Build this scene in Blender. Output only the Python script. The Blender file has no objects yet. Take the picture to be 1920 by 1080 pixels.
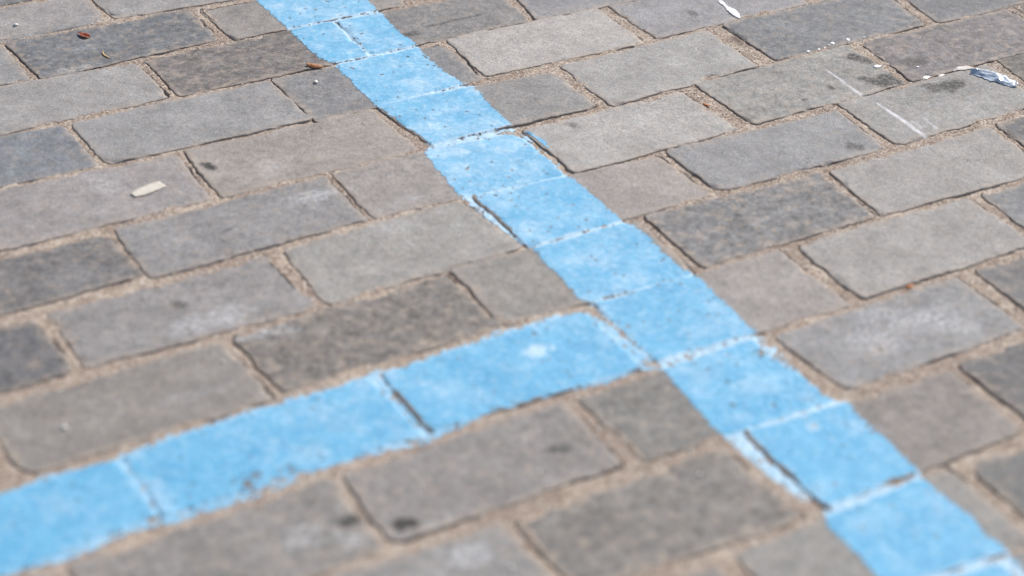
import bpy, math, random
import numpy as np
from mathutils import Matrix, Vector

# ------------------------------------------------------------ camera, sky, sun
scene = bpy.context.scene
cam_d = bpy.data.cameras.new('camera'); cam = bpy.data.objects.new('camera', cam_d)
scene.collection.objects.link(cam); scene.camera = cam
cr = Vector((0.8675048, -0.4969683, 0.0213986)); cu = Vector((0.2480149, 0.4694218, 0.8474266)); cf = Vector((0.4311891, 0.7298395, -0.5304812))
M = Matrix((cr, cu, -cf)).transposed().to_4x4(); M.translation = Vector((-0.88, -1.265, 0.90984))
cam.matrix_world = M
cam_d.sensor_width = 36; cam_d.lens = 67.19; cam_d.clip_start = 0.05; cam_d.clip_end = 500
cam_d.dof.use_dof = True; cam_d.dof.focus_distance = 2.10; cam_d.dof.aperture_fstop = 3.1

SUN_AZ = math.radians(22)          # measured from +X (course direction) towards +Y
SUN_EL = math.radians(44)
world = bpy.data.worlds.new('World'); scene.world = world; world.use_nodes = True
wn = world.node_tree.nodes; wl = world.node_tree.links
sky = wn.new('ShaderNodeTexSky'); sky.sky_type = 'NISHITA'; sky.sun_disc = False
sky.sun_elevation = SUN_EL; sky.sun_rotation = math.pi/2 - SUN_AZ
wl.new(sky.outputs[0], wn['Background'].inputs[0]); wn['Background'].inputs[1].default_value = 0.085
sd = bpy.data.lights.new('sun', 'SUN'); sd.energy = 4.8; sd.angle = math.radians(0.5); sd.color = (1, 0.96, 0.90)
sun = bpy.data.objects.new('sun', sd); scene.collection.objects.link(sun)
dirv = Vector((math.cos(SUN_EL)*math.cos(SUN_AZ), math.cos(SUN_EL)*math.sin(SUN_AZ), math.sin(SUN_EL)))
sun.rotation_euler = dirv.to_track_quat('Z', 'Y').to_euler(); sun.location = (2, 1, 3)
scene.view_settings.view_transform = 'Standard'; scene.view_settings.look = 'None'
scene.view_settings.exposure = 0.30; scene.view_settings.gamma = 1

# ------------------------------------------------------------ noise helpers
def _h(ix, iy, s):
    n = (ix.astype(np.int64)*374761393 + iy.astype(np.int64)*668265263 + s*974711) & 0x7fffffff
    n = ((n ^ (n >> 13))*1274126177) & 0x7fffffff
    n = (n ^ (n >> 16)) & 0xffff
    return n/32767.5 - 1.0
def vn(x, y, s):
    fx = np.floor(x); fy = np.floor(y); tx = x-fx; ty = y-fy
    tx = tx*tx*(3-2*tx); ty = ty*ty*(3-2*ty)
    a = _h(fx, fy, s); b = _h(fx+1, fy, s); c = _h(fx, fy+1, s); d = _h(fx+1, fy+1, s)
    return (a*(1-tx)+b*tx)*(1-ty) + (c*(1-tx)+d*tx)*ty
def fbm(x, y, f, s, octv=3):
    r = 0; amp = 1; t = 0
    for o in range(octv):
        r = r + amp*vn(x*f+13.7*o, y*f-7.1*o, s+o); t += amp; amp *= .55; f *= 2.1
    return r/t*1.3
def sstep(a, b, x):
    t = np.clip((x-a)/(b-a), 0, 1); return t*t*(3-2*t)
def lin(c):
    return tuple((v/255/12.92 if v/255 <= .04045 else ((v/255+.055)/1.055)**2.4) for v in c)

# ------------------------------------------------------------ tagging / linking
def tag(o, label=None, cat=None, group=None, kind=None):
    if label: o['label'] = label
    if cat: o['category'] = cat
    if group: o['group'] = group
    if kind: o['kind'] = kind
    return o
def mesh_obj(name, verts, quads, mat, parent=None, loc=(0, 0, 0), attrs=None, tris=False, smooth=True):
    me = bpy.data.meshes.new(name)
    k = 3 if tris else 4
    quads = np.asarray(quads, dtype=np.int32)
    verts = np.asarray(verts, dtype=np.float32) - np.asarray(loc, dtype=np.float32)
    me.vertices.add(len(verts)); me.vertices.foreach_set('co', verts.ravel())
    me.loops.add(quads.size); me.loops.foreach_set('vertex_index', quads.ravel())
    me.polygons.add(len(quads)); me.polygons.foreach_set('loop_start', np.arange(0, quads.size, k, dtype=np.int32))
    try: me.polygons.foreach_set('loop_total', np.full(len(quads), k, dtype=np.int32))
    except Exception: pass
    me.update(calc_edges=True)
    me.polygons.foreach_set('use_smooth', np.full(len(quads), smooth))
    for an, av in (attrs or {}).items():
        at = me.attributes.new(an, 'FLOAT', 'POINT'); at.data.foreach_set('value', np.asarray(av, dtype=np.float32).ravel())
    me.materials.append(mat)
    o = bpy.data.objects.new(name, me); o.location = loc
    scene.collection.objects.link(o)
    if parent: o.parent = parent
    return o

# ------------------------------------------------------------ materials
class NT:
    def __init__(s, name):
        s.m = bpy.data.materials.new(name); s.m.use_nodes = True
        s.n = s.m.node_tree.nodes; s.l = s.m.node_tree.links; s.b = s.n['Principled BSDF']
        s.geo = s.n.new('ShaderNodeNewGeometry')
    def set(s, sock, v):
        if isinstance(v, bpy.types.NodeSocket): s.l.new(v, sock)
        else: sock.default_value = v
    def noise(s, scale, detail=3, rough=.55, stretch=None, off=0):
        t = s.n.new('ShaderNodeTexNoise'); t.inputs['Scale'].default_value = scale
        t.inputs['Detail'].default_value = detail; t.inputs['Roughness'].default_value = rough
        mp = s.n.new('ShaderNodeMapping'); mp.inputs['Scale'].default_value = stretch or (1, 1, 1)
        mp.inputs['Location'].default_value = (off, off*.7, 0)
        s.l.new(s.geo.outputs['Position'], mp.inputs[0]); s.l.new(mp.outputs[0], t.inputs['Vector'])
        return t.outputs['Fac']
    def voro(s, scale):
        t = s.n.new('ShaderNodeTexVoronoi'); t.inputs['Scale'].default_value = scale
        s.l.new(s.geo.outputs['Position'], t.inputs['Vector']); return t
    def math(s, op, a, b=0, c=0, clamp=False):
        t = s.n.new('ShaderNodeMath'); t.operation = op; t.use_clamp = clamp
        s.set(t.inputs[0], a); s.set(t.inputs[1], b); s.set(t.inputs[2], c); return t.outputs[0]
    def rng(s, v, a, b, lo=0, hi=1):
        t = s.n.new('ShaderNodeMapRange'); s.set(t.inputs[0], v)
        for i, k in enumerate((a, b, lo, hi)): t.inputs[i+1].default_value = k
        return t.outputs[0]
    def mix(s, f, a, b, mode='MIX'):
        t = s.n.new('ShaderNodeMix'); t.data_type = 'RGBA'; t.blend_type = mode
        s.set(t.inputs[0], f)
        for k, v in ((6, a), (7, b)):
            if isinstance(v, tuple) and len(v) == 3: v = v+(1,)
            s.set(t.inputs[k], v)
        return t.outputs[2]
    def attr(s, name):
        t = s.n.new('ShaderNodeAttribute'); t.attribute_name = name; return t.outputs['Fac']
    def grey(s, v):
        t = s.n.new('ShaderNodeCombineColor')
        for i in range(3): s.l.new(v, t.inputs[i])
        return t.outputs[0]
    def bump(s, h, strength, dist, prev=None):
        t = s.n.new('ShaderNodeBump'); t.inputs['Strength'].default_value = strength; t.inputs['Distance'].default_value = dist
        s.l.new(h, t.inputs['Height'])
        if prev: s.l.new(prev, t.inputs['Normal'])
        return t.outputs[0]

def stone_material(generic=False):
    t = NT('stone_surround' if generic else 'stone')
    if generic:
        cr_ = t.n.new('ShaderNodeValToRGB'); e = cr_.color_ramp.elements
        e[0].color = (.13, .13, .135, 1); e[1].color = (.30, .285, .28, 1)
        t.l.new(t.geo.outputs['Random Per Island'], cr_.inputs[0]); base = cr_.outputs[0]
    else:
        oi = t.n.new('ShaderNodeObjectInfo'); base = oi.outputs['Color']
    n1 = t.noise(22, 3, .6); n2 = t.noise(120, 4, .6, (1, 1, 1), 3); n3 = t.noise(650, 3, .7, None, 9); n4 = t.noise(1500, 2, .6, None, 4)
    mott = t.attr('mottle')
    # clouds, mottles, grain
    a = t.rng(n1, .3, .7, .82, 1.16); b = t.rng(n2, .32, .68, -1, 1)
    bb = t.math('MULTIPLY_ADD', b, t.math('MULTIPLY_ADD', mott, .32, .07), 1.0)
    g = t.rng(n3, .25, .75, .55, 1.45); g2 = t.rng(n4, .25, .75, .75, 1.25)
    nm = t.noise(300, 4, .7, None, 50)
    bb = t.math('MULTIPLY', bb, t.rng(nm, .3, .7, .80, 1.20))
    v = t.math('MULTIPLY', t.math('MULTIPLY', a, bb), t.math('MULTIPLY', g, g2))
    nw = t.noise(52, 5, .68, (1, 1, 1), 91)
    v = t.math('MULTIPLY', v, t.math('MULTIPLY_ADD', t.rng(nw, .32, .68, -1, 1), t.math('MULTIPLY_ADD', mott, .16, .07), 1.0))
    col = t.mix(1.0, base, t.grey(v), 'MULTIPLY')
    # dark pits and pale mineral grains
    vo = t.voro(420)
    sep = t.n.new('ShaderNodeSeparateColor'); t.l.new(vo.outputs['Color'], sep.inputs[0])
    rnd = sep.outputs[0]
    dot = t.rng(vo.outputs['Distance'], .28, .42, 1, 0)
    pit = t.math('MULTIPLY', dot, t.math('GREATER_THAN', rnd, .955))
    lite = t.math('MULTIPLY', dot, t.math('LESS_THAN', rnd, .05))
    col = t.mix(t.math('MULTIPLY', pit, .55), col, (.06, .055, .055))
    col = t.mix(t.math('MULTIPLY', lite, .5), col, (.46, .44, .43))
    # sandy dust ground into hollows and along the edges
    ns = t.noise(75, 4, .65, None, 21)
    dust = t.math('MULTIPLY', t.rng(ns, .50, .68, 0, 1), t.math('MULTIPLY_ADD', mott, .55, .26))
    dust = t.math('ADD', dust, t.math('MULTIPLY', t.attr('sandy'), t.rng(n2, .35, .6, .3, 1)), clamp=True)
    col = t.mix(t.math('MULTIPLY', dust, t.rng(n3, .3, .7, .45, 1)), col, (.37, .295, .235))
    # bluish/violet tint patches
    nt = t.noise(45, 2, .5, None, 40)
    col = t.mix(t.rng(nt, .50, .7, 0, .20), col, (.25, .22, .20))
    nsm = t.noise(210, 3, .65, None, 60)
    wh = t.math('MULTIPLY', t.attr('white'), t.rng(nsm, .40, .64, .04, .85), clamp=True)
    col = t.mix(wh, col, (.50, .50, .52))
    st = t.math('MULTIPLY', t.attr('streak'), t.rng(n3, .3, .7, .75, 1), clamp=True)
    col = t.mix(st, col, (.60, .59, .62))
    dk = t.math('MULTIPLY', t.attr('dark'), t.rng(nm, .36, .64, 1.5, .45), clamp=True)
    col = t.mix(dk, col, (.034, .030, .029))
    t.l.new(col, t.b.inputs['Base Color'])
    t.b.inputs['Roughness'].default_value = .72; t.b.inputs['Specular IOR Level'].default_value = .35
    nb = t.bump(n2, .6, .0014); nb = t.bump(nm, .6, .0008, nb); nb = t.bump(n3, .75, .0007, nb); nb = t.bump(n4, .5, .0003, nb)
    t.l.new(nb, t.b.inputs['Normal'])
    return t.m

def sand_material():
    t = NT('sand')
    n1 = t.noise(60, 3); n2 = t.noise(700, 3, .7, None, 5); n0 = t.noise(14, 2, .5, None, 8)
    vo = t.voro(650); sep = t.n.new('ShaderNodeSeparateColor'); t.l.new(vo.outputs['Color'], sep.inputs[0])
    col = t.mix(t.rng(n1, .35, .65), (.32, .245, .19), (.50, .41, .335))
    col = t.mix(t.rng(n0, .38, .62, 0, .7), col, (.27, .20, .16))
    col = t.mix(t.math('MULTIPLY', t.math('GREATER_THAN', sep.outputs[0], .78), .65), col, (.62, .56, .50))
    col = t.mix(t.math('MULTIPLY', t.math('LESS_THAN', sep.outputs[0], .17), .65), col, (.13, .09, .075))
    col = t.mix(t.attr('crack'), col, (.10, .07, .055))
    v = t.rng(n2, .3, .7, .75, 1.2)
    col = t.mix(1.0, col, t.grey(v), 'MULTIPLY')
    t.l.new(col, t.b.inputs['Base Color']); t.b.inputs['Roughness'].default_value = .9
    t.b.inputs['Specular IOR Level'].default_value = .2
    nb = t.bump(vo.outputs['Distance'], .8, -.0009); nb = t.bump(n2, .8, .0009, nb); t.l.new(nb, t.b.inputs['Normal'])
    return t.m

def paint_material():
    t = NT('blue_paint')
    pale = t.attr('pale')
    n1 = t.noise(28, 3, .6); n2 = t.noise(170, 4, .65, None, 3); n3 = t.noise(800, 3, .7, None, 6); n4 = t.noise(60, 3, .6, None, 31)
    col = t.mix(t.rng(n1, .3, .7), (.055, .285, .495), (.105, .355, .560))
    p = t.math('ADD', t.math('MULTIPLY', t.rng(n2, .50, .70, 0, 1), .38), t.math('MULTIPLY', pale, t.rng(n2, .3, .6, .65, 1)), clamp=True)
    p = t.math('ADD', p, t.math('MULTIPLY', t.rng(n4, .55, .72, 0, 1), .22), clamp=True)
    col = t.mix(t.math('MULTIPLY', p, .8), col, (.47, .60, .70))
    ng = t.noise(95, 5, .7, None, 77)
    col = t.mix(t.rng(ng, .54, .68, 0, .22), col, (.10, .20, .30))
    v = t.rng(n3, .25, .75, .76, 1.22)
    col = t.mix(1.0, col, t.grey(v), 'MULTIPLY')
    vo = t.voro(330); sep = t.n.new('ShaderNodeSeparateColor'); t.l.new(vo.outputs['Color'], sep.inputs[0])
    dot = t.rng(vo.outputs['Distance'], .22, .4, 1, 0)
    col = t.mix(t.math('MULTIPLY', t.math('MULTIPLY', dot, t.math('GREATER_THAN', sep.outputs[0], .985)), .5), col, (.05, .12, .22))
    t.l.new(col, t.b.inputs['Base Color']); t.b.inputs['Roughness'].default_value = .62
    t.b.inputs['Specular IOR Level'].default_value = .4
    nb = t.bump(n2, .5, .0009); nb = t.bump(n3, .7, .0006, nb); t.l.new(nb, t.b.inputs['Normal'])
    return t.m

def plain(name, c1, c2, scale=300, rough=.6, metal=0, bumpd=.0004):
    t = NT(name); n = t.noise(scale, 3, .6)
    t.l.new(t.mix(t.rng(n, .35, .65), c1, c2), t.b.inputs['Base Color'])
    t.b.inputs['Roughness'].default_value = rough; t.b.inputs['Metallic'].default_value = metal
    t.l.new(t.bump(n, .5, bumpd), t.b.inputs['Normal']); return t.m

STONE = stone_material(); SURR = stone_material(True); SAND = sand_material(); PAINT = paint_material()

# ------------------------------------------------------------ the measured stones, metres; corners FL FR NR NL
Q = {
'A0':((-0.4539,0.7897), (-0.2650,0.7831), (-0.2655,0.7100), (-0.4510,0.7132)),
'B0':((-0.2584,0.7833), (-0.0558,0.7747), (-0.0560,0.6945), (-0.2527,0.7085)),
'C0':((-0.5659,0.6921), (-0.3922,0.6861), (-0.3902,0.6015), (-0.5596,0.6034)),
'C1':((-0.3847,0.6948), (-0.1730,0.6880), (-0.1721,0.6017), (-0.3765,0.5945)),
'C2':((-0.1582,0.6822), (0.0624,0.6777), (0.0592,0.5937), (-0.1546,0.5927)),
'D0':((-0.4619,0.5936), (-0.2783,0.5783), (-0.2739,0.4907), (-0.4589,0.4904)),
'D1':((-0.2626,0.5809), (-0.0387,0.5791), (-0.0416,0.4858), (-0.2591,0.4888)),
'D2':((-0.0309,0.5785), (0.1752,0.5698), (0.1633,0.4859), (-0.0372,0.4867)),
'D3':((0.1899,0.5659), (0.4083,0.5588), (0.3934,0.4787), (0.1760,0.4845)),
'E0':((-0.5685,0.4830), (-0.3952,0.4733), (-0.3905,0.3814), (-0.5632,0.3858)),
'E1':((-0.3823,0.4747), (-0.1660,0.4742), (-0.1632,0.3747), (-0.3806,0.3800)),
'E2':((-0.1584,0.4746), (0.0477,0.4747), (0.0413,0.3776), (-0.1579,0.3665)),
'E3':((0.0586,0.4787), (0.2538,0.4737), (0.2514,0.3750), (0.0509,0.3817)),
'E4':((0.2739,0.4739), (0.4970,0.4684), (0.4863,0.3813), (0.2713,0.3810)),
'F0':((-0.5162,0.3706), (-0.3150,0.3623), (-0.3189,0.2673), (-0.5223,0.2657)),
'F1':((-0.3026,0.3635), (-0.0981,0.3603), (-0.0945,0.2604), (-0.3060,0.2665)),
'F2':((-0.0877,0.3661), (0.1186,0.3498), (0.1176,0.2641), (-0.0760,0.2677)),
'F3':((0.1376,0.3597), (0.3325,0.3628), (0.3276,0.2666), (0.1356,0.2576)),
'F4':((0.3629,0.3688), (0.5891,0.3665), (0.5696,0.2665), (0.3582,0.2694)),
'F5':((0.6049,0.3657), (0.8297,0.3574), (0.8099,0.2616), (0.5914,0.2638)),
'G0':((-0.6254,0.2430), (-0.4316,0.2397), (-0.4255,0.1640), (-0.6203,0.1578)),
'G1':((-0.4181,0.2470), (-0.2045,0.2484), (-0.2034,0.1614), (-0.4192,0.1565)),
'G2':((-0.1906,0.2547), (0.0113,0.2462), (0.0108,0.1496), (-0.1944,0.1613)),
'G3':((0.0245,0.2447), (0.2171,0.2457), (0.2212,0.1507), (0.0231,0.1494)),
'G4':((0.2439,0.2523), (0.4517,0.2562), (0.4480,0.1545), (0.2457,0.1544)),
'G5':((0.4727,0.2518), (0.6859,0.2498), (0.6818,0.1543), (0.4615,0.1580)),
'G6':((0.7032,0.2550), (0.9277,0.2539), (0.9179,0.1579), (0.6964,0.1567)),
'H0':((-0.7106,0.1334), (-0.5329,0.1332), (-0.5305,0.0490), (-0.7062,0.0445)),
'H1':((-0.5180,0.1368), (-0.3128,0.1382), (-0.3060,0.0432), (-0.5169,0.0497)),
'H2':((-0.2931,0.1407), (-0.1089,0.1455), (-0.0980,0.0489), (-0.2983,0.0431)),
'H3':((-0.0887,0.1468), (0.1118,0.1323), (0.1176,0.0484), (-0.0891,0.0464)),
'H4':((0.1286,0.1390), (0.3390,0.1297), (0.3323,0.0461), (0.1289,0.0510)),
'H5':((0.3544,0.1430), (0.5590,0.1429), (0.5514,0.0497), (0.3484,0.0470)),
'H6':((0.5828,0.1493), (0.7926,0.1474), (0.7776,0.0507), (0.5655,0.0482)),
'I0':((-0.6130,0.0242), (-0.4061,0.0264), (-0.4003,-0.0674), (-0.6066,-0.0691)),
'I1':((-0.3912,0.0268), (-0.1843,0.0305), (-0.1799,-0.0578), (-0.3864,-0.0628)),
'I2':((-0.1727,0.0369), (0.0208,0.0334), (0.0189,-0.0663), (-0.1754,-0.0582)),
'I3':((0.0377,0.0361), (0.2406,0.0296), (0.2317,-0.0587), (0.0324,-0.0586)),
'I4':((0.2501,0.0247), (0.4574,0.0240), (0.4490,-0.0677), (0.2413,-0.0614)),
'I5':((0.4726,0.0271), (0.6798,0.0200), (0.6637,-0.0720), (0.4611,-0.0664)),
'J0':((-0.7249,-0.0963), (-0.5400,-0.0918), (-0.5378,-0.1631), (-0.7197,-0.1788)),
'J1':((-0.5304,-0.0892), (-0.3192,-0.0847), (-0.3162,-0.1656), (-0.5303,-0.1657)),
'J2':((-0.3021,-0.0842), (-0.1064,-0.0812), (-0.1080,-0.1696), (-0.3054,-0.1633)),
'J3':((-0.0890,-0.0736), (0.1113,-0.0776), (0.1109,-0.1734), (-0.0893,-0.1659)),
'J4':((0.1321,-0.0787), (0.3368,-0.0831), (0.3327,-0.1688), (0.1294,-0.1691)),
'J5':((0.3553,-0.0832), (0.5586,-0.0914), (0.5481,-0.1804), (0.3475,-0.1687)),
'K0':((-0.6125,-0.1943), (-0.4021,-0.1903), (-0.4072,-0.2800), (-0.6110,-0.2903)),
'K1':((-0.3898,-0.1931), (-0.1922,-0.1870), (-0.1965,-0.2760), (-0.3958,-0.2765)),
'K2':((-0.1774,-0.1923), (-0.0019,-0.1845), (0.0077,-0.2868), (-0.1742,-0.2801)),
'K3':((0.0216,-0.1913), (0.2251,-0.1898), (0.2227,-0.2770), (0.0302,-0.2779)),
'K4':((0.2532,-0.1899), (0.4535,-0.2017), (0.4443,-0.2907), (0.2447,-0.2789)),
'L0':((-0.4942,-0.2956), (-0.3166,-0.3023), (-0.3129,-0.3761), (-0.4906,-0.3765)),
'L1':((-0.3041,-0.3054), (-0.1153,-0.3013), (-0.1101,-0.3976), (-0.3009,-0.3859)),
'L2':((-0.0820,-0.2926), (0.1199,-0.3062), (0.1148,-0.3921), (-0.0841,-0.3948)),
'L3':((0.1340,-0.3002), (0.3307,-0.3027), (0.3210,-0.3933), (0.1329,-0.3893)),
'M0':((-0.3705,-0.4147), (-0.1993,-0.4175), (-0.2025,-0.4841), (-0.3713,-0.4875)),
'M1':((-0.1802,-0.4141), (0.0284,-0.4075), (0.0263,-0.5026), (-0.1759,-0.4859)),
'M2':((0.0476,-0.4131), (0.2265,-0.4182), (0.2188,-0.5002), (0.0415,-0.5023)),
'N0':((-0.1677,-0.4998), (-0.0144,-0.5173), (-0.0239,-0.5934), (-0.1771,-0.5931)),
}
# surface tone of each stone (as the dry stone looks in daylight) and how mottled it is
T = {
'A0':(165,160,160,.2),'B0':(163,160,160,.2),'C0':(154,154,156,.2),'C1':(122,126,133,.7),'C2':(158,151,148,.2),
'D0':(166,163,163,.1),'D1':(131,124,123,1.),'D2':(141,139,140,.4),'D3':(152,151,156,.2),
'E0':(134,140,150,.3),'E1':(159,158,160,.1),'E2':(142,142,146,.4),'E3':(184,178,175,.1),'E4':(157,155,160,.1),
'F0':(164,157,157,.2),'F1':(168,158,152,.2),'F2':(154,152,152,.1),'F3':(170,167,166,.1),'F4':(130,133,139,.5),'F5':(128,129,135,.2),
'G0':(128,126,128,.7),'G1':(152,150,152,.3),'G2':(166,158,155,.2),'G3':(179,175,173,.1),'G4':(158,156,153,.5),'G5':(134,127,130,.7),'G6':(115,114,118,.4),
'H0':(117,117,122,.5),'H1':(155,151,152,.3),'H2':(166,163,160,.2),'H3':(170,160,156,.1),'H4':(153,153,157,.1),'H5':(161,159,158,.3),'H6':(115,112,107,.7),
'I0':(152,146,142,.2),'I1':(134,128,124,1.),'I2':(156,151,147,.3),'I3':(132,132,135,1.),'I4':(166,162,160,.1),'I5':(120,119,124,.4),
'J0':(140,138,138,.2),'J1':(140,138,138,.2),'J2':(140,138,138,.2),'J3':(165,157,155,.2),'J4':(166,162,160,.1),'J5':(137,139,144,.3),
'K0':(150,146,144,.5),'K1':(152,147,146,.4),'K2':(138,136,133,.5),'K3':(153,153,157,.4),'K4':(122,121,124,.4),
'L0':(154,152,152,.4),'L1':(138,134,131,.8),'L2':(149,141,138,.3),'L3':(116,115,118,.4),
'M0':(146,143,143,.3),'M1':(154,152,150,.3),'M2':(126,126,126,.3),'N0':(150,148,148,.3)}
PS = ' paving stone '
L = {
'A0':'pale grey paving stone in the far left corner, left of a thin dark crack',
'B0':'pale grey stone at the top edge, directly behind the slate-blue stone with the leaf',
'C0':'sliver of grey paving stone at the left edge beside the slate-blue stone',
'C1':'dark slate-blue paving stone carrying a small curled brown leaf and a straw crescent',
'C2':'warm grey paving stone running under the very top of the blue line',
'D0':'smooth light grey paving stone directly below the slate-blue stone with the leaf',
'D1':'dark brownish mottled paving stone behind the seed husk, running under the blue line',
'D2':'mid-grey paving stone with a thin crack along it, right of the blue line',
'D3':'smooth grey paving stone at the top edge, behind the pale pinkish stone',
'E0':'blue-tinted grey paving stone at the left edge, above the stone with a cream chip',
'E1':'long plain grey paving stone between the blue-tinted stone and a dark short crack',
'E2':'dark grey stone crossing under the blue line, just below the brown husk',
'E3':'pale pinkish paving stone, the lightest near the top centre, right of the blue line',
'E4':'grey paving stone at the top edge bearing a bright white paint splash',
'F0':'pinkish grey paving stone at the left with a cream chip lying on it',
'F1':'warm beige-grey paving stone with a round black gum spot near its left end',
'F2':'grey stone half under the blue line, directly below the pale pinkish stone',
'F3':'light grey paving stone left of the widest sandy joint, upper middle',
'F4':'dark slate-grey paving stone with white paint flecks along its near edge',
'F5':'smooth dark grey paving stone at the top right edge of the photo',
'G0':'dark grey-brown mottled paving stone at the left edge, midway down',
'G1':'long grey paving stone with white chalky smear, below the cream chip stone',
'G2':'pinkish stone half under the blue line, right of the white chalky smear',
'G3':'very light grey paving stone with a blue sliver of paint on its left edge',
'G4':'grey paving stone with black oily stains and a white scratch, below the white flecks',
'G5':'dark purplish speckled paving stone behind the foil scrap, top right',
'G6':'corner of a dark paving stone at the right edge behind the speckled purplish one',
'H0':'dark bluish paving stone with rounded corner at the left edge, above the branch stripe',
'H1':'long grey paving stone with white crusty smears and a small dark mark',
'H2':'light grey paving stone at centre, its right end at the pale crusted joint',
'H3':'paving stone painted blue on its left two thirds, bare pinkish right end, upper centre',
'H4':'plain grey paving stone with a round soft dark spot near its right end',
'H5':'grey paving stone with a foil scrap on it and two white scratches',
'H6':'corner of a brown-black paving stone at the right edge next to the foil scrap',
'I0':'long warm grey paving stone at the left, directly above the blue branch stripe',
'I1':'dark brown mottled paving stone left of a deep black crack, above the branch stripe',
'I2':'grey stone right of a deep black crack, its right end painted blue',
'I3':'dark grey paving stone with tan mottling, right of the blue line at mid height',
'I4':'light grey smooth paving stone right of the dark tan-mottled one, below the two scratches',
'I5':'sliver of dark paving stone at the right edge, behind the light smooth one',
'J0':'paving stone fully covered by the blue branch stripe at the lower left edge',
'J1':'stone under the branch stripe with a worn speckled patch in the paint',
'J2':'paving stone under the branch stripe right of its dark crack, bearing a whitish spot',
'J3':'paving stone at the stripe junction, left half blue and right half bare pinkish',
'J4':'light grey clean paving stone at right, between two dark cracks, below the tan-mottled one',
'J5':'small visible end of a blue-grey stone at right beyond a black crack',
'K0':'brownish grey paving stone with whitish specks below the branch stripe at the bottom left',
'K1':'grey paving stone with a big black gum spot, below the branch stripe',
'K2':'dark grey stone in the corner just below the junction of the blue lines',
'K3':'bluish grey paving stone with many whitish scuffs, right of the junction',
'K4':'dark grey paving stone at the right edge, right of the scuffed whitish one',
'L0':'grey paving stone with a white crusty blotch at the bottom edge centre',
'L1':'large dark brownish paving stone at the bottom, left of the pale crusted joint',
'L2':'brown-grey paving stone right of the blue line near the bottom, its left part painted',
'L3':'dark charcoal paving stone at the lower right edge beyond a black crack',
'M0':'thin strip of stone at the bottom edge below the large dark brownish one',
'M1':'grey stone at the bottom edge, its right half under the blue line',
'M2':'dark paving stone with a rounded corner in the bottom right corner',
'N0':'corner of a blue painted paving stone in the very bottom right'}
CRL = dict(C1=.4,C2=.6,D1=.5,D2=.05,D3=.6,E2=.9,E3=.5,E4=.4,F1=.6,F2=.9,F3=.6,F4=.4,G1=.2,G2=.45,G3=1.,G4=.4,H1=.3,H2=.5,H3=.9,H4=.6,H5=.6,
 I1=.95,I2=1.,I3=1.,I4=.95,J1=.0,J2=.95,J3=.3,J4=.8,J5=1.,K1=.2,K2=.12,K3=.45,K4=.6,I5=.9,L1=.8,L2=.95,L3=1.,M2=.2,B0=.7)

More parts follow.
